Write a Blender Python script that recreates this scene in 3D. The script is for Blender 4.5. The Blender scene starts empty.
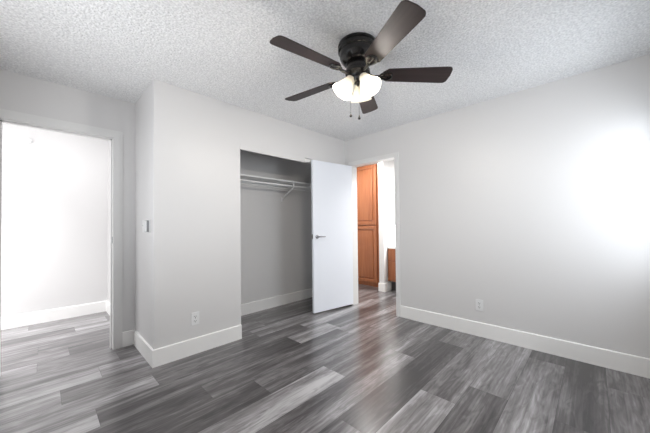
import bpy, bmesh, math, random
from mathutils import Vector, Matrix

S = bpy.context.scene
COL = S.collection
random.seed(7)
PI = math.pi

# ------------------------------------------------------------------ camera
F_PX, YAW, PITCH, ROLL, CY, CAM_H = 276.2, 0.7989, 0.0163, -0.0106, 220.76, 1.1744
fw = Vector((math.sin(YAW) * math.cos(PITCH), math.cos(YAW) * math.cos(PITCH), math.sin(PITCH)))
rt = Vector((math.cos(YAW), -math.sin(YAW), 0))
up = rt.cross(fw)
r2 = rt * math.cos(ROLL) + up * math.sin(ROLL)
u2 = up * math.cos(ROLL) - rt * math.sin(ROLL)
cd = bpy.data.cameras.new('camera')
cam = bpy.data.objects.new('camera', cd)
COL.objects.link(cam)
cd.sensor_width = 36.0
cd.lens = F_PX / 650 * 36.0
cd.shift_y = (CY - 216.5) / 650
cd.clip_start = 0.02
m = Matrix.Identity(4)
for i in range(3):
    m[i][0], m[i][1], m[i][2] = r2[i], u2[i], -fw[i]
m[0][3], m[1][3], m[2][3] = 0, 0, CAM_H
cam.matrix_world = m
S.camera = cam

# ------------------------------------------------------------------ sky, exposure
w = bpy.data.worlds.new('sky')
S.world = w
w.use_nodes = True
bg = w.node_tree.nodes['Background']
bg.inputs[0].default_value = (0.80, 0.90, 1.0, 1)
bg.inputs[1].default_value = 2.0
S.view_settings.view_transform = 'Standard'
S.view_settings.look = 'None'
S.view_settings.exposure = 0.04
S.view_settings.gamma = 1.0
S.view_settings.use_curve_mapping = False

# ------------------------------------------------------------------ large lights
def area(name, loc, aim, sx, sy, power, color=(1, 1, 1), spread=PI):
    l = bpy.data.lights.new(name, 'AREA')
    l.shape = 'RECTANGLE'
    l.size, l.size_y, l.energy, l.color = sx, sy, power, color
    l.spread = spread
    o = bpy.data.objects.new(name, l)
    COL.objects.link(o)
    o.location = loc
    o.rotation_euler = (Vector(aim) - Vector(loc)).to_track_quat('-Z', 'Y').to_euler()
    return o

# daylight through the window behind the camera and the one in the left wall
area('window_daylight', (2.68, -0.47, 1.42), (2.62, 2.67, 0.9), 0.85, 1.15, 11.0, (0.92, 0.955, 1.0), math.radians(160))
area('side_window_daylight', (-0.62, 1.85, 1.15), (3.0, 2.0, 0.75), 1.1, 1.3, 7.5, (0.98, 0.99, 1.0))
# fill added at the side window, aimed up to brighten the ceiling
area('ceiling_fill', (-0.62, 1.7, 1.15), (0.9, 1.9, 2.44), 1.1, 0.7, 11, (0.98, 0.985, 1.0), math.radians(140))
# hallway and bathroom ceiling lamps, plus unseen fills added to brighten their walls
area('hall_wall_fill', (0.0, 3.74, 2.29), (0.05, 4.945, 0.9), 1.1, 0.25, 10, (0.98, 0.985, 1.0))  # added behind the door head to even out the far hall wall
area('hall_side_fill', (-1.45, 3.98, 1.35), (-0.2, 4.945, 1.15), 1.1, 1.7, 24, (0.98, 0.985, 1.0))  # unseen fill added beside the doorway; the hall has no window here
area('hall_lamp', (-0.7, 4.15, 2.42), (-0.7, 4.14, 0), 1.2, 0.5, 30, (0.98, 0.985, 1.0), math.radians(85))
area('bath_lamp', (3.7, 2.95, 2.41), (3.75, 2.9, 0), 0.5, 0.6, 32, (1.0, 0.99, 0.97))
area('stub_wall_fill', (4.55, 1.5, 1.9), (4.40, 2.64, 1.1), 0.5, 0.3, 30, (1.0, 0.99, 0.97), math.radians(110))  # added fill that brightens the stub wall beside the vanity

# ------------------------------------------------------------------ materials
def mat(name, color, rough=0.5, metal=0.0, spec=0.5, bump=None, emis=None, var=None):
    mm = bpy.data.materials.new(name)
    mm.use_nodes = True
    nt = mm.node_tree
    b = nt.nodes['Principled BSDF']
    b.inputs['Base Color'].default_value = (*color, 1)
    b.inputs['Roughness'].default_value = rough
    b.inputs['Metallic'].default_value = metal
    b.inputs['Specular IOR Level'].default_value = spec
    if emis:
        b.inputs['Emission Color'].default_value = (*emis[0], 1)
        b.inputs['Emission Strength'].default_value = emis[1]
    tc = nt.nodes.new('ShaderNodeTexCoord')
    if bump:
        scale, strength, dist = bump
        n = nt.nodes.new('ShaderNodeTexNoise')
        n.inputs['Scale'].default_value = scale
        n.inputs['Detail'].default_value = 4
        nt.links.new(tc.outputs['Object'], n.inputs['Vector'])
        bp = nt.nodes.new('ShaderNodeBump')
        bp.inputs['Strength'].default_value = strength
        bp.inputs['Distance'].default_value = dist
        nt.links.new(n.outputs['Fac'], bp.inputs['Height'])
        nt.links.new(bp.outputs['Normal'], b.inputs['Normal'])
    if var:
        scale, amt = var
        n = nt.nodes.new('ShaderNodeTexNoise')
        n.inputs['Scale'].default_value = scale
        n.inputs['Detail'].default_value = 3
        nt.links.new(tc.outputs['Object'], n.inputs['Vector'])
        r = nt.nodes.new('ShaderNodeValToRGB')
        r.color_ramp.elements[0].position = 0.3
        r.color_ramp.elements[1].position = 0.7
        r.color_ramp.elements[0].color = (*[c * (1 - amt) for c in color], 1)
        r.color_ramp.elements[1].color = (*[min(1, c * (1 + amt)) for c in color], 1)
        nt.links.new(n.outputs['Fac'], r.inputs['Fac'])
        nt.links.new(r.outputs['Color'], b.inputs['Base Color'])
    return mm

M = {}
M['wall'] = mat('painted_wall', (0.69, 0.68, 0.675), 0.42, bump=(150, 0.12, 0.004))
M['ceiling'] = mat('popcorn_ceiling', (0.92, 0.92, 0.925), 0.9, spec=0.2, bump=(72, 1.0, 0.016), var=(80, 0.22))
M['trim'] = mat('white_trim', (0.88, 0.87, 0.855), 0.35, var=(3, 0.01))
M['casing'] = mat('casing_paint', (0.75, 0.745, 0.735), 0.35, var=(3, 0.01))
M['door'] = mat('white_door_paint', (0.83, 0.86, 0.92), 0.35, bump=(60, 0.03, 0.002))
M['plastic'] = mat('white_plastic', (0.80, 0.80, 0.80), 0.35, var=(30, 0.01))
M['slot'] = mat('dark_slot', (0.03, 0.03, 0.03), 0.6, var=(30, 0.1))
M['shaded_plastic'] = mat('shaded_plastic', (0.28, 0.28, 0.29), 0.5, var=(30, 0.05))  # grey puts the shade on the control box's side into its colour
M['wire'] = mat('white_vinyl_wire', (0.85, 0.85, 0.85), 0.35, var=(20, 0.01))
M['chrome'] = mat('satin_chrome', (0.38, 0.38, 0.39), 0.25, metal=1.0, var=(40, 0.05))
M['bronze'] = mat('oil_rubbed_bronze', (0.010, 0.0095, 0.0095), 0.2, metal=0.2, spec=0.6, var=(40, 0.2))
M['pendant'] = mat('dark_pendant', (0.015, 0.013, 0.012), 0.8, spec=0.1, var=(40, 0.2))
M['counter'] = mat('white_cultured_marble', (0.85, 0.85, 0.84), 0.2, var=(8, 0.02))
M['kick'] = mat('dark_toe_kick', (0.05, 0.045, 0.045), 0.6, var=(20, 0.1))
M['mirror'] = mat('mirror_glass', (0.9, 0.92, 0.92), 0.03, metal=1.0, var=(1, 0.005))


def wood(name, dark, light, axis, rough, scale=1.0):
    """long grain along one object axis"""
    mm = bpy.data.materials.new(name)
    mm.use_nodes = True
    nt = mm.node_tree
    b = nt.nodes['Principled BSDF']
    b.inputs['Roughness'].default_value = rough
    tc = nt.nodes.new('ShaderNodeTexCoord')
    mp = nt.nodes.new('ShaderNodeMapping')
    sc = [28 * scale] * 3
    sc[axis] = 1.6 * scale
    mp.inputs['Scale'].default_value = sc
    n = nt.nodes.new('ShaderNodeTexNoise')
    n.inputs['Scale'].default_value = 1.0
    n.inputs['Detail'].default_value = 5
    n.inputs['Distortion'].default_value = 0.6
    r = nt.nodes.new('ShaderNodeValToRGB')
    r.color_ramp.elements[0].position = 0.3
    r.color_ramp.elements[1].position = 0.72
    r.color_ramp.elements[0].color = (*dark, 1)
    r.color_ramp.elements[1].color = (*light, 1)
    nt.links.new(tc.outputs['Object'], mp.inputs['Vector'])
    nt.links.new(mp.outputs['Vector'], n.inputs['Vector'])
    nt.links.new(n.outputs['Fac'], r.inputs['Fac'])
    nt.links.new(r.outputs['Color'], b.inputs['Base Color'])
    return mm


M['oak'] = wood('honey_oak', (0.24, 0.075, 0.025), (0.35, 0.125, 0.049), 2, 0.35)
M['blade'] = wood('dark_walnut_blade', (0.022, 0.014, 0.014), (0.042, 0.027, 0.026), 0, 0.5)
M['blade'].node_tree.nodes['Principled BSDF'].inputs['Specular IOR Level'].default_value = 0.3


def floor_material():
    mm = bpy.data.materials.new('grey_vinyl_plank')
    mm.use_nodes = True
    nt = mm.node_tree
    L = nt.links.new
    b = nt.nodes['Principled BSDF']
    b.inputs['Specular IOR Level'].default_value = 0.3
    b.inputs['Coat Weight'].default_value = 0.8
    b.inputs['Coat Roughness'].default_value = 0.24
    tc = nt.nodes.new('ShaderNodeTexCoord')
    at = nt.nodes.new('ShaderNodeAttribute')
    at.attribute_name = 'plank'
    sep = nt.nodes.new('ShaderNodeSeparateColor')
    L(at.outputs['Color'], sep.inputs[0])
    # shift the grain of every plank by its own random number
    off = nt.nodes.new('ShaderNodeCombineXYZ')
    mul = nt.nodes.new('ShaderNodeMath'); mul.operation = 'MULTIPLY'; mul.inputs[1].default_value = 37.0
    L(sep.outputs[1], mul.inputs[0])
    L(mul.outputs[0], off.inputs[0]); L(mul.outputs[0], off.inputs[2])
    add = nt.nodes.new('ShaderNodeVectorMath'); add.operation = 'ADD'
    L(tc.outputs['Object'], add.inputs[0]); L(off.outputs[0], add.inputs[1])

    def noise(sx, sy, detail, dist):
        mp = nt.nodes.new('ShaderNodeMapping')
        mp.inputs['Scale'].default_value = (sx, sy, 1)
        n = nt.nodes.new('ShaderNodeTexNoise')
        n.inputs['Scale'].default_value = 1
        n.inputs['Detail'].default_value = detail
        n.inputs['Distortion'].default_value = dist
        L(add.outputs[0], mp.inputs['Vector']); L(mp.outputs['Vector'], n.inputs['Vector'])
        return n
    big = noise(0.8, 8.0, 3, 0.5)
    fine = noise(2.2, 75.0, 4, 0.3)
    knot = noise(4.5, 20.0, 5, 1.8)

    def ma(op, a, v=None, bb=None):
        x = nt.nodes.new('ShaderNodeMath'); x.operation = op
        L(a, x.inputs[0])
        if bb is not None: L(bb, x.inputs[1])
        else: x.inputs[1].default_value = v
        return x.outputs[0]
    def cen(n, k): return ma('MULTIPLY', ma('SUBTRACT', n.outputs['Fac'], 0.5), k)
    t = ma('ADD', sep.outputs[0], bb=cen(big, 1.35))
    t = ma('ADD', t, bb=cen(fine, 0.62))
    t = ma('ADD', t, bb=cen(knot, 0.60))
    r = nt.nodes.new('ShaderNodeValToRGB')
    e = r.color_ramp.elements
    e[0].position, e[0].color = 0.0, (0.026, 0.023, 0.024, 1)
    e[1].position, e[1].color = 1.0, (0.50, 0.49, 0.50, 1)
    for p, c in ((0.3, (0.078, 0.071, 0.073, 1)), (0.6, (0.205, 0.195, 0.199, 1))):
        q = e.new(p); q.color = c
    L(t, r.inputs['Fac'])
    L(r.outputs['Color'], b.inputs['Base Color'])
    b.inputs['Roughness'].default_value = 0.32
    bp = nt.nodes.new('ShaderNodeBump')
    bp.inputs['Strength'].default_value = 0.10
    bp.inputs['Distance'].default_value = 0.002
    L(fine.outputs['Fac'], bp.inputs['Height'])
    L(bp.outputs['Normal'], b.inputs['Normal'])
    return mm


M['floor'] = floor_material()
M['gap'] = mat('plank_gap', (0.035, 0.033, 0.034), 0.6, var=(10, 0.1))

# glowing frosted glass of the fan's lamp shades
def shade_mat():
    mm = bpy.data.materials.new('frosted_glass_shade')
    mm.use_nodes = True
    nt = mm.node_tree
    b = nt.nodes['Principled BSDF']
    b.inputs['Base Color'].default_value = (0.74, 0.72, 0.66, 1)
    b.inputs['Roughness'].default_value = 0.3
    b.inputs['Emission Color'].default_value = (1.0, 0.97, 0.90, 1)
    b.inputs['Emission Strength'].default_value = 0.10
    tr = nt.nodes.new('ShaderNodeBsdfTranslucent')
    tr.inputs[0].default_value = (0.62, 0.60, 0.55, 1)
    mx = nt.nodes.new('ShaderNodeMixShader')
    n = nt.nodes.new('ShaderNodeTexNoise')
    n.inputs['Scale'].default_value = 25
    mr = nt.nodes.new('ShaderNodeMapRange')
    mr.inputs[3].default_value = 0.50
    mr.inputs[4].default_value = 0.60
    nt.links.new(n.outputs['Fac'], mr.inputs[0])
    nt.links.new(mr.outputs[0], mx.inputs[0])
    nt.links.new(b.outputs[0], mx.inputs[1])
    nt.links.new(tr.outputs[0], mx.inputs[2])
    nt.links.new(mx.outputs[0], nt.nodes['Material Output'].inputs[0])
    return mm


M['shade'] = shade_mat()
M['bulb'] = mat('lit_bulb', (1, 1, 1), 0.3, emis=((1.0, 0.95, 0.86), 3.0), var=(20, 0.01))

# ------------------------------------------------------------------ mesh helpers
def box(bm, x0, x1, y0, y1, z0, z1, bev=0.0, mtx=None):
    r = bmesh.ops.create_cube(bm, size=1.0)
    vs = r['verts']
    sx, sy, sz = x1 - x0, y1 - y0, z1 - z0
    for v in vs:
        v.co = Vector((x0 + (v.co.x + .5) * sx, y0 + (v.co.y + .5) * sy, z0 + (v.co.z + .5) * sz))
    if bev > 0:
        es = list({e for v in vs for e in v.link_edges})
        rr = bmesh.ops.bevel(bm, geom=es, offset=bev, segments=2, affect='EDGES', profile=0.5)
        vs = list({v for f in rr['faces'] for v in f.verts} | {v for v in vs if v.is_valid})
        seen = set(vs); stack = list(vs)
        while stack:
            v = stack.pop()
            for e in v.link_edges:
                o = e.other_vert(v)
                if o not in seen: seen.add(o); stack.append(o)
        vs = list(seen)
    if mtx is not None:
        for v in vs: v.co = mtx @ v.co
    return vs


def lathe(bm, prof, seg=40, mtx=None, close=False):
    """revolve (r, z) points about z"""
    rings = []
    for r, z in prof:
        if r < 1e-6:
            v = bm.verts.new((0, 0, z)); rings.append([v])
        else:
            rings.append([bm.verts.new((r * math.cos(2 * PI * i / seg), r * math.sin(2 * PI * i / seg), z)) for i in range(seg)])
    allv = [v for r in rings for v in r]
    pairs = list(zip(rings, rings[1:]))
    if close: pairs.append((rings[-1], rings[0]))
    for a, b in pairs:
        for i in range(seg):
            j = (i + 1) % seg
            if len(a) == 1 and len(b) == 1: continue
            if len(a) == 1: f = [a[0], b[i], b[j]]
            elif len(b) == 1: f = [a[i], a[j], b[0]]
            else: f = [a[i], a[j], b[j], b[i]]
            bm.faces.new(f)
    if mtx is not None:
        for v in allv: v.co = mtx @ v.co
    return allv


def tube(bm, pts, r, seg=8, cyclic=False):
    pts = [Vector(p) for p in pts]
    n = len(pts)
    rings = []
    prev = None
    for i, p in enumerate(pts):
        if cyclic: t = (pts[(i + 1) % n] - pts[i - 1])
        else: t = pts[min(i + 1, n - 1)] - pts[max(i - 1, 0)]
        t.normalize()
        if prev is None:
            a = Vector((0, 0, 1)) if abs(t.z) < 0.9 else Vector((1, 0, 0))
            nrm = t.cross(a).normalized()
        else:
            nrm = (prev - t * prev.dot(t)).normalized()
        prev = nrm
        bn = t.cross(nrm)
        rr = r[i] if isinstance(r, (list, tuple)) else r
        rings.append([bm.verts.new(p + (nrm * math.cos(2 * PI * k / seg) + bn * math.sin(2 * PI * k / seg)) * rr) for k in range(seg)])
    rng = range(n) if cyclic else range(n - 1)
    for i in rng:
        a, b = rings[i], rings[(i + 1) % n]
        for k in range(seg):
            bm.faces.new([a[k], a[(k + 1) % seg], b[(k + 1) % seg], b[k]])
    if not cyclic:
        bm.faces.new(list(reversed(rings[0]))); bm.faces.new(rings[-1])


def prism(bm, outline, z0, z1, mtx=None):
    lo = [bm.verts.new((x, y, z0)) for x, y in outline]
    hi = [bm.verts.new((x, y, z1)) for x, y in outline]
    n = len(outline)
    bm.faces.new(list(reversed(lo))); bm.faces.new(hi)
    for i in range(n):
        j = (i + 1) % n
        bm.faces.new([lo[i], lo[j], hi[j], hi[i]])
    if mtx is not None:
        for v in lo + hi: v.co = mtx @ v.co


def obj(name, bm, material, parent=None, smooth=False, origin=None):
    bmesh.ops.recalc_face_normals(bm, faces=bm.faces[:])
    if origin is not None:
        for v in bm.verts: v.co -= Vector(origin)
    me = bpy.data.meshes.new(name)
    bm.to_mesh(me); bm.free()
    if smooth:
        for p in me.polygons: p.use_smooth = True
    me.materials.append(material)
    o = bpy.data.objects.new(name, me)
    COL.objects.link(o)
    if origin is not None: o.location = origin
    if parent is not None: o.parent = parent
    if smooth == 'auto':
        try: me.set_sharp_from_angle(angle=math.radians(35))
        except Exception: pass
    return o


def struct(name, bm, material, label=None, cat=None, parent=None, **k):
    o = obj(name, bm, material, parent, **k)
    if parent is None:
        o['kind'] = 'structure'
        if label: o['label'] = label
        if cat: o['category'] = cat
    return o


def thing(name, label, cat, loc, rotz=0.0, group=None):
    o = bpy.data.objects.new(name, None)
    COL.objects.link(o)
    o.empty_display_size = 0.05
    o.location = loc
    o.rotation_euler = (0, 0, rotz)
    o['label'] = label; o['category'] = cat
    if group: o['group'] = group
    return o


def NB(): return bmesh.new()
def boxes(*bs):
    bm = NB()
    for b in bs: box(bm, *b)
    return bm

# ------------------------------------------------------------------ the room's measures
H = 2.44
XW = 3.199        # right wall
YC = 2.670        # closet wall
XR = 0.664        # return of the closet wall
YD = 3.343        # wall with the hall doorway, also the closet's back
XL, YB = -0.42, -0.42
T = 0.11
HX0, HX1, HY = -2.4, 0.655, 4.945          # hall
BX, BY0, BY1 = 4.87, 0.9, 3.62             # bathroom
DL0, DL1, DLZ = -0.249, 0.500, 2.061       # hall doorway
DR0, DR1, DRZ = 1.828, 2.564, 2.062        # bathroom doorway
CO0, CO1, COZ = 1.466, 2.95, 2.056         # closet opening
BBH, BBT = 0.146, 0.014                    # baseboard

# ------------------------------------------------------------------ floor: planks run along x
rows = [.19, .43, .668, .905, 1.141, 1.40, 1.64, 1.885, 2.11, 2.34, 2.555, 2.79]
w_ = 0.235
while rows[0] > YB - T: rows.insert(0, rows[0] - w_)
while rows[-1] < HY + T: rows.append(rows[-1] + w_)
i0 = rows.index(.19)
# joints and most tones that can be read in the photograph: row -> [(x_start_of_plank, tone), ...]
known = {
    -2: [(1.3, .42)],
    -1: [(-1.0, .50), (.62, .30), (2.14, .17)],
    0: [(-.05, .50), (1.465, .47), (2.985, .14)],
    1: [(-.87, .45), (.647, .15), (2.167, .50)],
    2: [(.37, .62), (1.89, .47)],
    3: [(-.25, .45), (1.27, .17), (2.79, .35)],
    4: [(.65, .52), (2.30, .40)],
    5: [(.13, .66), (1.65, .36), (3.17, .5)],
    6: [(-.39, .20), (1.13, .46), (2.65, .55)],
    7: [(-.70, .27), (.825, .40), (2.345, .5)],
    8: [(-1.27, .72), (.25, .26), (1.81, .74), (2.40, .36)],  # first planks from here on: pale tone partly stands in for hall reflection
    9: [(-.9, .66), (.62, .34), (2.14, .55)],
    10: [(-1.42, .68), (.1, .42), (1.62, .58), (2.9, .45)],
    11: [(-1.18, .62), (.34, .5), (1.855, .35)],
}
XA, XB = HX0 - T, BX + T
bm = NB()
box(bm, XA, XB, YB - T, HY + T, -0.10, -0.002)
base_faces = set(bm.faces)
lay = bm.loops.layers.float_color.new('plank')
for k in range(len(rows) - 1):
    y0, y1 = rows[k], rows[k + 1]
    y0, y1 = max(y0, YB - T), min(y1, HY + T)
    if y1 - y0 < 0.01: continue
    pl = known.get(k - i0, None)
    if pl is None:
        x = XA - random.uniform(0, 1.5); pl = []
        while x < XB:
            pl.append((x, random.uniform(.22, .62))); x += 1.52
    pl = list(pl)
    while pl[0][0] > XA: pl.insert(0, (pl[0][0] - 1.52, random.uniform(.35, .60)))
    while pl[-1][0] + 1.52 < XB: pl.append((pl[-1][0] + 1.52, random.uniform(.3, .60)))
    for j, (xs, tone) in enumerate(pl):
        xe = pl[j + 1][0] if j + 1 < len(pl) else XB
        a, b_ = max(xs, XA), min(xe, XB)
        if b_ - a < 0.01: continue
        g = 0.0008
        f = bm.faces.new([bm.verts.new(c) for c in ((a + g, y0 + g, 0), (b_ - g, y0 + g, 0), (b_ - g, y1 - g, 0), (a + g, y1 - g, 0))])
        rnd = random.random()
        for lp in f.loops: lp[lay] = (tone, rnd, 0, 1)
        f.material_index = 0
for f in base_faces: f.material_index = 1
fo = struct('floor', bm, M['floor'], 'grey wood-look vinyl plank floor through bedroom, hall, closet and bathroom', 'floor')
fo.data.materials.append(M['gap'])

# ------------------------------------------------------------------ ceiling and walls
struct('ceiling', boxes((XA, XB, YB - T, HY + T, H, H + 0.1)), M['ceiling'], 'white popcorn textured ceiling', 'ceiling')

struct('wall_right', boxes((XW, XW + T, YB - T, DR0, 0, H), (XW, XW + T, DR1, YD, 0, H), (XW, XW + T, DR0, DR1, DRZ, H)),
       M['wall'], 'plain white wall on the right with the bathroom doorway', 'wall')
struct('wall_closet', boxes((XR, CO0, YC, YC + T, 0, H), (CO0, CO1, YC, YC + T, COZ, H), (CO1, XW, YC, YC + T, 0, H)),
       M['wall'], 'white wall with the closet opening', 'wall')
struct('wall_return', boxes((XR, XR + T, YC + T, YD, 0, H)), M['wall'], 'narrow white wall between closet wall and hall doorway wall', 'wall')
struct('wall_doorway', boxes((DL1, XW + T, YD, YD + T, 0, H), (HX0, DL0, YD, YD + T, 0, H), (DL0, DL1, YD, YD + T, DLZ, H)),
       M['wall'], 'grey-white wall with the doorway to the hall', 'wall')
# windows behind the camera let the daylight in
WX0, WX1, WZ0, WZ1 = 1.75, 3.12, 0.80, 2.12
struct('wall_back', boxes((XL, WX0, YB - T, YB, 0, H), (WX1, XW, YB - T, YB, 0, H), (WX0, WX1, YB - T, YB, 0, WZ0), (WX0, WX1, YB - T, YB, WZ1, H)),
       M['wall'], 'wall behind the camera with a window', 'wall')
VY0, VY1 = 1.25, 2.45
struct('wall_left', boxes((XL - T, XL, YB - T, VY0, 0, H), (XL - T, XL, VY1, YD, 0, H), (XL - T, XL, VY0, VY1, 0, WZ0), (XL - T, XL, VY0, VY1, WZ1, H)),
       M['wall'], 'wall on the left of the camera with a window', 'wall')
def frame_y(y0, y1, x0, x1, z0, z1, t):
    return [(x0, x0 + t, y0, y1, z0, z1), (x1 - t, x1, y0, y1, z0, z1), (x0 + t, x1 - t, y0, y1, z0, z0 + t), (x0 + t, x1 - t, y0, y1, z1 - t, z1),
            ((x0 + x1) / 2 - t / 2, (x0 + x1) / 2 + t / 2, y0, y1, z0 + t, z1 - t)]
struct('window_1', boxes(*frame_y(YB - 0.09, YB - 0.04, WX0, WX1, WZ0, WZ1, 0.045)), M['trim'], 'white sliding window frame behind the camera', 'window')
struct('window_2', boxes(*[(b[2] - YB + XL, b[3] - YB + XL, b[0], b[1], b[4], b[5]) for b in frame_y(YB - 0.09, YB - 0.04, VY0, VY1, WZ0, WZ1, 0.045)]),
       M['trim'], 'white sliding window frame left of the camera', 'window')
# hall
struct('wall_hall_far', boxes((HX0, HX1 + T, HY, HY + T, 0, H)), M['wall'], 'bright white far wall of the hall', 'wall')
struct('wall_hall_right', boxes((HX1, HX1 + T, YD + T, HY, 0, H)), M['wall'], 'white right wall of the hall', 'wall')
struct('wall_hall_left', boxes((HX0 - T, HX0, YD, HY + T, 0, H)), M['wall'], 'white left end wall of the hall', 'wall')
# bathroom
struct('wall_bath_far', boxes((BX, BX + T, BY0 - T, BY1 + T, 0, H)), M['wall'], 'white bathroom wall behind the vanity', 'wall')
struct('wall_bath_end', boxes((XW + T, BX, BY1, BY1 + T, 0, H)), M['wall'], 'white bathroom end wall beside the linen cabinet', 'wall')
struct('wall_bath_near', boxes((XW + T, BX, BY0 - T, BY0, 0, H)), M['wall'], 'white bathroom near wall', 'wall')
SX, SY0, SY1 = 4.185, 2.640, 2.742
struct('wall_bath_stub', boxes((SX, BX, SY0, SY1, 0, H)), M['wall'], 'white stub wall between linen cabinet and vanity', 'wall')

# ------------------------------------------------------------------ baseboards
def bb_x(bm, x0, x1, y, s):      # along x, proud of y on side s
    ya, yb = sorted((y, y + s * BBT))
    vs = box(bm, x0, x1, ya, yb, 0, BBH)
    for v in vs:
        if v.co.z > BBH - 1e-4 and abs(v.co.y - (y + s * BBT)) < 1e-5: v.co.z -= 0.006
def bb_y(bm, y0, y1, x, s):
    xa, xb = sorted((x, x + s * BBT))
    vs = box(bm, xa, xb, y0, y1, 0, BBH)
    for v in vs:
        if v.co.z > BBH - 1e-4 and abs(v.co.x - (x + s * BBT)) < 1e-5: v.co.z -= 0.006
CW, CT = 0.045, 0.014
def base(name, fn, label):
    bm = NB(); fn(bm)
    return struct(name, bm, M['trim'], label, 'baseboard')
base('baseboard_right', lambda b: bb_y(b, YB, DR0 - CW, XW, -1), 'white baseboard along the right wall')
base('baseboard_closet_front', lambda b: bb_x(b, XR - BBT, CO0, YC, -1), 'white baseboard under the closet wall outlet')
base('baseboard_return', lambda b: bb_y(b, YC, YD, XR, -1), 'white baseboard along the narrow return wall')
base('baseboard_doorway', lambda b: bb_x(b, DL1 + 0.060, XR - BBT, YD, -1), 'short white baseboard between hall door casing and return wall')
base('baseboard_closet_back', lambda b: bb_x(b, XR + T, XW, YD, -1), 'white baseboard along the back of the closet')
base('baseboard_closet_side', lambda b: bb_y(b, YC + T, YD - BBT, XW, -1), 'white baseboard on the closet side wall')
base('baseboard_hall_far', lambda b: bb_x(b, HX0, HX1, HY, -1), 'white baseboard along the far hall wall')
base('baseboard_hall_right', lambda b: bb_y(b, YD + T, HY - BBT, HX1, -1), 'white baseboard on the right hall wall')
def stubbase(b):
    bb_y(b, SY0 - BBT, SY1 + BBT, SX, -1)
    bb_x(b, SX, 4.385, SY0, -1)
    bb_x(b, SX, 4.395, SY1, 1)
base('baseboard_bath_stub', stubbase, 'white baseboard wrapped round the bathroom stub wall')
base('baseboard_back', lambda b: bb_x(b, XL, XW, YB, 1), 'white baseboard behind the camera')
base('baseboard_left', lambda b: bb_y(b, YB, YD, XL, 1), 'white baseboard left of the camera')

# ------------------------------------------------------------------ door casings and jambs
def casing_profile_y(bm, x0, x1, z1, y, s, cw, ct, skip_left=False):
    """casing on a wall facing s*y round an opening x0..x1, up to z1; two stepped bands"""
    a, b = cw * 0.62, cw
    for lo, hi, t in ((-0.011, a, ct), (a, b, ct * 0.62)):
        ya, yb = sorted((y, y + s * t))
        if not skip_left: box(bm, x0 - hi, x0 - lo, ya, yb, 0, z1 + hi)
        box(bm, x1 + lo, x1 + hi, ya, yb, 0, z1 + hi)
        box(bm, x0 - lo, x1 + lo, ya, yb, z1 + lo, z1 + hi)
bm = NB()
casing_profile_y(bm, DL0, DL1, DLZ, YD, -1, 0.060, 0.016)
JT = 0.016
for b in ((DL1 - JT, DL1 + 0.003, YD - 0.002, YD + T + 0.004, 0, DLZ - JT), (DL0 - 0.003, DL0 + JT, YD - 0.002, YD + T + 0.004, 0, DLZ - JT),
          (DL0 - 0.003, DL1 + 0.003, YD - 0.004, YD + T + 0.004, DLZ - JT, DLZ + 0.003)):
    box(bm, *b)
# door stop
for b in ((DL1 - JT - 0.010, DL1 - JT, YD + 0.045, YD + 0.08, 0, DLZ - JT), (DL0 + JT, DL0 + JT + 0.010, YD + 0.045, YD + 0.08, 0, DLZ - JT),
          (DL0 + JT, DL1 - JT, YD + 0.045, YD + 0.08, DLZ - JT - 0.010, DLZ - JT)):
    box(bm, *b)
tr1 = struct('trim_1', bm, M['casing'], 'white casing and jamb round the hall doorway', 'door casing')
bm = NB(); box(bm, DL1 - JT - 0.0016, DL1 - JT, YD + 0.006, YD + 0.034, 1.02, 1.085, 0.0007)
struct('strike_plate', bm, M['chrome'], parent=tr1)

bm = NB()
def casing_profile_x(bm, y0, y1, z1, x, s, cw, ct):
    a, b = cw * 0.6, cw
    for lo, hi, t in ((-0.011, a, ct), (a, b, ct * 0.62)):
        xa, xb = sorted((x, x + s * t))
        box(bm, xa, xb, y0 - hi, y0 - lo, 0, z1 + hi)
        box(bm, xa, xb, y1 + lo, y1 + hi, 0, z1 + hi)
        box(bm, xa, xb, y0 - lo, y1 + lo, z1 + lo, z1 + hi)
casing_profile_x(bm, DR0, DR1, DRZ, XW, -1, CW, 0.014)
casing_profile_x(bm, DR0, DR1, DRZ, XW + T, 1, CW, 0.014)
for b in ((XW - 0.004, XW + T + 0.004, DR0 - 0.003, DR0 + JT, 0, DRZ), (XW - 0.004, XW + T + 0.004, DR1 - JT, DR1 + 0.003, 0, DRZ),
          (XW - 0.004, XW + T + 0.004, DR0 + JT, DR1 - JT, DRZ - JT, DRZ + 0.003)):
    box(bm, *b)
tr2 = struct('trim_2', bm, M['casing'], 'white casing and jamb round the bathroom doorway', 'door casing')
bm = NB(); box(bm, XW + 0.006, XW + 0.034, DR0 + JT, DR0 + JT + 0.0016, 1.0, 1.065, 0.0007)
struct('strike_plate', bm, M['chrome'], parent=tr2)

# closet opening: fascia board that hides the sliding-door track, and the bare track past its end
bm = NB(); box(bm, CO0, 2.383, YC - 0.001, YC + 0.018, 1.990, COZ, 0.0015)
struct('trim_3', bm, M['wall'], 'white fascia board across the top of the closet opening', 'fascia board')
bm = NB()
box(bm, CO0, CO1, YC + 0.030, YC + 0.085, COZ - 0.004, COZ)
for yy in (0.030, 0.056, 0.082): box(bm, CO0, CO1, YC + yy, YC + yy + 0.003, COZ - 0.04, COZ - 0.004)
struct('trim_4', bm, M['trim'], 'white sliding door track inside the closet header', 'door track')

# ------------------------------------------------------------------ bathroom door, open against the closet opening
hinge = Vector((3.176, 2.531)); lead = Vector((2.487, 2.638))
dvec = lead - hinge
DW = dvec.length
DZ0, DZ1, DT = 0.025, 2.040, 0.035
ang = math.atan2(dvec.y, dvec.x)
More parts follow.
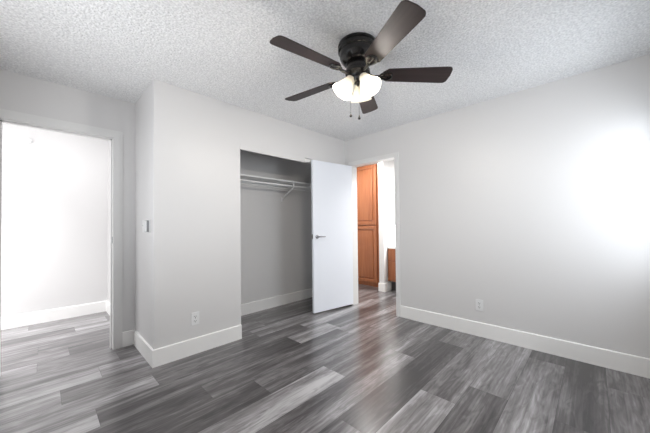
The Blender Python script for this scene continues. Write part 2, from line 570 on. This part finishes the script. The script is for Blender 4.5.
# local x runs from the hinge to the leading edge, local -y... the face towards the room is local +y
dmx = Matrix.Translation((hinge.x, hinge.y, 0)) @ Matrix.Rotation(ang, 4, 'Z')
bm = NB(); box(bm, 0, DW, -DT, 0, DZ0, DZ1, 0.0015)
door = struct('door_1', bm, M['door'], 'flat white bathroom door swung open in front of the closet', 'door')
door.matrix_world = dmx
# lever handle sets, one for each face
def lever(side):
    y = 0.0 if side > 0 else -DT
    bm = NB()
    mx = Matrix.Translation((DW - 0.062, y, 1.024)) @ Matrix.Rotation(-side * PI / 2, 4, 'X')
    lathe(bm, [(0, 0), (0.026, 0), (0.026, 0.006), (0.022, 0.009), (0.012, 0.010), (0.010, 0.042), (0, 0.042)], 24, mx)
    yy = y + side * 0.040
    tube(bm, [(DW - 0.062, yy, 1.024), (DW - 0.085, yy + side * .003, 1.024), (DW - 0.13, yy + side * .002, 1.023), (DW - 0.172, yy - side * .004, 1.022)],
         [0.010, 0.0085, 0.0075, 0.0065], 12)
    o = obj('lever_handle', bm, M['chrome'], door, smooth='auto')
    return o
lever(1); lever(-1)
bm = NB(); box(bm, DW - 0.0002, DW + 0.0016, -0.030, -0.005, 0.995, 1.055, 0.0006)
box(bm, DW, DW + 0.008, -0.024, -0.011, 1.013, 1.035, 0.002)
obj('latch_plate', bm, M['chrome'], door)
for z in (0.25, 1.03, 1.85):
    bm = NB()
    lathe(bm, [(0, z - .045), (.006, z - .045), (.006, z + .045), (0, z + .045)], 12, Matrix.Translation((-0.005, -DT - 0.006, 0)))
    box(bm, -0.0015, 0.0, -DT, -0.004, z - .044, z + .044)
    obj('hinge', bm, M['chrome'], door)

# ------------------------------------------------------------------ closet shelf board with its hanging rod
SZ, SYF = 1.800, 3.060
sh0, sh1 = XR + T + 0.004, XW - 0.004
shelf = thing('closet_shelf', 'white closet shelf board with a white hanging rod, high inside the closet', 'shelf', ((sh0 + sh1) / 2, YD, SZ))
SO = shelf.location.copy()
def shp(name, bm, material=M['wire'], smooth=False):
    for v in bm.verts: v.co -= SO
    return obj(name, bm, material, shelf, smooth=smooth)
bm = NB(); box(bm, sh0, sh1, SYF - .006, YD - .001, SZ - .009, SZ + .010, .002)
shp('shelf_board', bm)
bm = NB(); box(bm, sh0, sh1, YD - .020, YD - .001, SZ - .070, SZ - .009)
shp('cleat', bm)
bm = NB(); tube(bm, [(sh0, SYF + .012, 1.737), (sh1, SYF + .012, 1.737)], 0.0125, 16)
shp('hanging_rod', bm, smooth='auto')
for xb in (2.51, 1.20):
    bm = NB()
    for q in ([(xb, SYF - .002, SZ - .010), (xb, SYF - .004, 1.727), (xb, SYF + .012, 1.720), (xb, SYF + .030, 1.730)],
              [(xb, SYF + .012, 1.718), (xb, YD - .010, 1.570), (xb, YD - .003, 1.552)], [(xb, SYF, SZ - .012), (xb, YD - .003, SZ - .012)]):
        tube(bm, q, .0080, 8)
    box(bm, xb - .012, xb + .012, YD - .004, YD - .0005, 1.535, 1.60)
    shp('brace', bm)

# ------------------------------------------------------------------ outlets, switches, detector
def outlet(label, loc, rotz):
    """face looks along local -y"""
    t = thing('wall_outlet', label, 'outlet', loc, rotz, 'duplex wall outlets')
    bm = NB(); box(bm, -.036, .036, -.006, 0, -.058, .058, 0.0025)
    obj('face_plate', bm, M['plastic'], t)
    for zc in (.0205, -.0205):
        bm = NB()
        pts = []
        for k in range(28):
            a = 2 * PI * k / 28
            x, z = .0172 * math.cos(a), .0172 * math.sin(a)
            pts.append((x, max(-.0135, min(.0135, z))))
        prism(bm, pts, 0, .0025, Matrix.Translation((0, -.006, zc)) @ Matrix.Rotation(PI / 2, 4, 'X'))
        r = obj('receptacle', bm, M['plastic'], t)
        bm = NB()
        box(bm, -.0088, -.0052, -.0090, -.0084, zc - .003, zc + .0065)
        box(bm, .0052, .0088, -.0090, -.0084, zc - .002, zc + .0060)
        lathe(bm, [(0, 0), (.0036, 0), (.0036, .0006), (0, .0006)], 10, Matrix.Translation((0, -.0084, zc - .0085)) @ Matrix.Rotation(PI / 2, 4, 'X'))
        obj('slot', bm, M['slot'], r)
    bm = NB(); lathe(bm, [(0, 0), (.0032, 0), (.0026, .0012), (0, .0012)], 12, Matrix.Translation((0, -.006, 0)) @ Matrix.Rotation(PI / 2, 4, 'X'))
    obj('screw', bm, M['chrome'], t)
    return t
outlet('white duplex wall outlet low on the closet wall, left of the closet opening', (1.000, YC, 0.322), 0)
outlet('white duplex wall outlet low on the right wall, right of the bathroom doorway', (XW, 0.873, 0.324), -PI / 2)

# on the return wall, which faces -x
t = thing('light_switch', 'flat white light switch plate on the narrow return wall, nearer the hall doorway', 'light switch', (XR, 2.985, 1.185), -PI / 2)
bm = NB(); box(bm, -.036, .036, -.006, 0, -.058, .058, 0.0025)
obj('face_plate', bm, M['plastic'], t)
bm = NB(); box(bm, -.005, .005, -.016, -.006, -.004, .012, 0.0015)
obj('toggle', bm, M['plastic'], t)
t = thing('wall_control', 'thick white control box with its shaded side coloured grey on the narrow return wall', 'wall control', (XR, 2.808, 1.183), -PI / 2)
bm = NB(); box(bm, -.036, .036, -.008, 0, -.058, .058, 0.0025)
obj('back_plate', bm, M['plastic'], t)
bm = NB(); box(bm, -.028, .028, -.026, -.008, -.050, .050, 0.003)
ho = obj('housing', bm, M['shaded_plastic'], t)
ho['label'] = 'housing coloured grey for its shaded side'
bm = NB(); box(bm, -.026, .026, -.0285, -.026, -.048, .048, 0.001)
c = obj('cover', bm, M['plastic'], t)
c['label'] = 'white front cover'

t = thing('smoke_detector', 'small round white detector high on the far hall wall', 'detector', (-0.114, HY, 2.244))
bm = NB(); lathe(bm, [(0, 0), (.036, 0), (.036, .010), (.033, .012), (0, .012)], 32, Matrix.Rotation(PI / 2, 4, 'X'))
obj('base', bm, M['plastic'], t, smooth='auto')
bm = NB(); lathe(bm, [(.031, .012), (.031, .026), (.022, .034), (0, .035)], 32, Matrix.Rotation(PI / 2, 4, 'X'))
obj('cover', bm, M['plastic'], t, smooth='auto')

# ------------------------------------------------------------------ bathroom cabinet, vanity, mirror
def panel_door(name, x, y0, y1, z0, z1, parent, origin, st=0.060, th=0.030):
    """raised-panel door whose face looks along -x; its back lies on plane x"""
    bm = NB()
    xf = x - th
    box(bm, xf, x, y0, y0 + st, z0, z1, .002)
    box(bm, xf, x, y1 - st, y1, z0, z1, .002)
    box(bm, xf, x, y0 + st, y1 - st, z0, z0 + st, .002)
    box(bm, xf, x, y0 + st, y1 - st, z1 - st, z1, .002)
    for v in bm.verts: v.co -= Vector(origin)
    d = obj(name, bm, M['oak'], parent)
    bm = NB()
    box(bm, xf + .018, x - .002, y0 + st, y1 - st, z0 + st, z1 - st)
    box(bm, xf + .006, xf + .018, y0 + st + .03, y1 - st - .03, z0 + st + .03, z1 - st - .03, .004)
    for v in bm.verts: v.co -= Vector(origin)
    obj('panel', bm, M['oak'], d)
    return d
CX = 4.42
co = Vector((CX, 3.17, 0))
t = thing('linen_cabinet', 'tall orange oak linen cabinet with two stacked doors, left of the stub wall', 'cabinet', co)
bm = NB()
box(bm, CX, BX - .002, SY1 + BBT + .002, BY1 - .002, 0, 2.33)
for v in bm.verts: v.co -= co
obj('body', bm, M['oak'], t)
panel_door('door', CX, 2.925, 3.585, 1.174, 2.318, t, co)
panel_door('door', CX, 2.925, 3.585, 0.075, 1.152, t, co)

VX, VZ = 4.305, 0.752
vo = Vector((VX, 1.9, 0))
VYA, VYB = 1.35, SY0 - 0.002
t = thing('bathroom_vanity', 'oak bathroom vanity with drawers, white top and dark toe kick, seen through the doorway', 'vanity', vo)
def vp(name, bm, material, parent=t):
    for v in bm.verts: v.co -= vo
    return obj(name, bm, material, parent)
vp('body', boxes((VX, BX - .002, VYA, VYB, 0.175, VZ)), M['oak'])
vp('toe_kick', boxes((VX + .09, BX - .002, VYA + .01, VYB - BBT - .002, 0, 0.175)), M['kick'])
bm = NB(); box(bm, VX - .022, BX - .002, VYA - .01, VYB, VZ, VZ + .035, .004)
box(bm, BX - .022, BX - .002, VYA - .01, VYB, VZ + .035, VZ + .13, .004)
box(bm, VX - .010, BX - .022, VYB - .018, VYB, VZ + .035, VZ + .13, .004)
vp('countertop', bm, M['counter'])
for ys in ((2.20, VYB - .008), (1.78, 2.18), (1.36, 1.76)):
    for z0, z1 in ((0.19, 0.522), (0.546, 0.742)):
        bm = NB(); box(bm, VX - .019, VX, ys[0], ys[1], z0, z1, .005)
        vp('drawer', bm, M['oak'])
bm = NB(); yc = 1.95
lathe(bm, [(0, 0), (.016, 0), (.013, .10), (0, .10)], 16, Matrix.Translation((BX - .07, yc, VZ + .033)))
tube(bm, [(BX - .07, yc, VZ + .12), (BX - .12, yc, VZ + .15), (BX - .19, yc, VZ + .13)], .011, 10)
vp('faucet', bm, M['chrome'])

t = thing('wall_mirror', 'white framed mirror on the stub wall beside the vanity', 'mirror', (4.55, SY0, 1.46))
bm = NB()
for b in ((-.20, -.175, -.018, 0, -.32, .32), (.175, .20, -.018, 0, -.32, .32), (-.175, .175, -.018, 0, -.32, -.295), (-.175, .175, -.018, 0, .295, .32)):
    box(bm, *b, .003)
obj('frame', bm, M['trim'], t)
bm = NB(); box(bm, -.175, .175, -.008, -.001, -.295, .295)
obj('glass', bm, M['mirror'], t)

# ------------------------------------------------------------------ ceiling fan
FC = Vector((1.549, 1.171, H))
BZ = -0.213                                # blades below the ceiling
fan = thing('ceiling_fan', 'dark bronze ceiling fan with five brown blades and a three-shade light kit', 'ceiling fan', FC)
bm = NB()
lathe(bm, [(0, 0), (.134, 0), (.137, -.006), (.137, -.016), (.130, -.021), (.130, -.028), (.137, -.033), (.136, -.048), (.126, -.054),
           (.127, -.062), (.125, -.085), (.116, -.108), (.101, -.126), (.085, -.135), (.0, -.135)], 56)
obj('motor_housing', bm, M['bronze'], fan, smooth='auto')
bm = NB()
lathe(bm, [(0, -.134), (.072, -.134), (.078, -.146), (.080, -.178), (.086, -.184), (.086, -.206), (.076, -.213), (.060, -.222), (.056, -.232), (0, -.232)], 48)
obj('blade_hub', bm, M['bronze'], fan, smooth='auto')

def blade_outline():
    r0, r1 = .165, .655
    w0, w1 = .056, .073
    pts = [(r0 + .012, -.030), (r0 + .045, -w0)]
    pts.append((r1 - .05, -w1))
    for k in range(1, 7):
        a = -PI / 2 + k / 7 * (PI / 2)
        pts.append((r1 - .035 + .030 * math.cos(a), -w1 + .030 + .030 * math.sin(a)))
    pts.append((r1, 0.0))
    for k in range(1, 7):
        a = k / 7 * (PI / 2)
        pts.append((r1 - .035 + .030 * math.cos(a), w1 - .030 + .030 * math.sin(a)))
    pts.append((r1 - .05, w1))
    pts += [(r0 + .045, w0), (r0 + .012, .030), (r0, .012), (r0, -.012)]
    return pts
for deg in (171, 99, 27, -45, -117):
    mz = Matrix.Rotation(math.radians(deg), 4, 'Z')
    pitch = Matrix.Rotation(math.radians(-14), 4, 'X')
    bm = NB()
    prism(bm, blade_outline(), -.003, .003)
    bl = obj('blade', bm, M['blade'], fan)
    bl.matrix_local = Matrix.Translation((0, 0, BZ)) @ mz @ pitch
    # bracket: arm out of the hub, open oval loop under the blade root
    bm = NB()
    tube(bm, [(.078, 0, .004), (.105, 0, -.012), (.135, 0, -.013), (.160, 0, -.009)], [.012, .011, .011, .010], 10)
    loop = []
    for k in range(20):
        a = 2 * PI * k / 20
        loop.append((.198 + .042 * math.cos(a), .034 * math.sin(a) * (1.0 if math.cos(a) > -.3 else .8), -.008))
    tube(bm, loop, .0075, 8, True)
    tube(bm, [(.158, 0, -.009), (.195, 0, -.010), (.238, 0, -.008)], .004, 8)
    for px, py in ((.215, .020), (.215, -.020), (.185, 0)):
        lathe(bm, [(0, -.013), (.005, -.012), (.0065, -.006), (.0065, -.003), (0, -.003)], 10, Matrix.Translation((px, py, 0)))
    obj('blade_bracket', bm, M['bronze'], bl, smooth='auto')

# light kit
bm = NB()
lathe(bm, [(0, -.230), (.050, -.230), (.052, -.238), (.046, -.256), (.030, -.268), (.012, -.276), (.010, -.288), (0, -.290)], 36)
fit = obj('light_fitter', bm, M['bronze'], fan, smooth='auto')
R3 = Vector((math.cos(YAW), -math.sin(YAW), 0)); F3 = Vector((math.sin(YAW), math.cos(YAW), 0))
prof_o = [(.026, 0), (.030, .006), (.033, .020), (.040, .040), (.050, .065), (.060, .088), (.069, .106), (.076, .120), (.0785, .128)]
prof = prof_o + [(r - .0035, z) for r, z in reversed(prof_o)]
TILT = math.radians(33)
for deg in (-48, 72, 192):
    d = R3 * math.cos(math.radians(deg)) + F3 * math.sin(math.radians(deg))
    ax = (d * math.sin(TILT) - Vector((0, 0, 1)) * math.cos(TILT)).normalized()
    neck = d * .045 + Vector((0, 0, -.236))
    rot = ax.to_track_quat('Z', 'Y').to_matrix().to_4x4()
    mx = Matrix.Translation(neck) @ rot
    # socket arm
    bm = NB()
    tube(bm, [d * .028 + Vector((0, 0, -.236)), neck - ax * .012, neck + ax * .004], [.010, .012, .018], 12)
    lathe(bm, [(0, -.006), (.020, -.006), (.0285, .0), (.0285, .010), (.020, .012), (0, .012)], 24, mx)
    obj('shade_holder', bm, M['bronze'], fan, smooth='auto')
    bm = NB(); lathe(bm, prof, 40, None, close=True)
    sh = obj('lamp_shade', bm, M['shade'], fan, smooth=True)
    sh.matrix_local = mx
    bm = NB()
    lathe(bm, [(0, .012), (.013, .014), (.014, .030), (.024, .050), (.028, .066), (.024, .082), (.012, .092), (0, .094)], 24)
    bu = obj('bulb', bm, M['bulb'], sh, smooth=True)
    l = bpy.data.lights.new('bulb_light', 'POINT')
    l.energy = 19.0; l.color = (1.0, 0.945, 0.87); l.shadow_soft_size = 0.03
    lo = bpy.data.objects.new('bulb_light', l); COL.objects.link(lo)
    lo.parent = sh; lo.location = (0, 0, .116)
# pull chains
for ox, of, zb, in ((-.050, .02, -.500), (.006, -.01, -.530)):
    q = R3 * ox + F3 * of
    bm = NB()
    z = -.250
    tube(bm, [(q.x, q.y, -.225), (q.x, q.y, zb + .03)], .0010, 6)
    while z > zb + .035:
        lathe(bm, [(0, -.0018), (.0018, 0), (0, .0018)], 6, Matrix.Translation((q.x, q.y, z))); z -= .012
    ch = obj('pull_chain', bm, M['bronze'], fan)
    bm = NB()
    lathe(bm, [(0, .034), (.003, .032), (.005, .020), (.0095, .010), (.0085, .003), (.004, 0), (0, 0)], 16, Matrix.Translation((q.x, q.y, zb)))
    obj('pendant', bm, M['pendant'], ch, smooth=True)
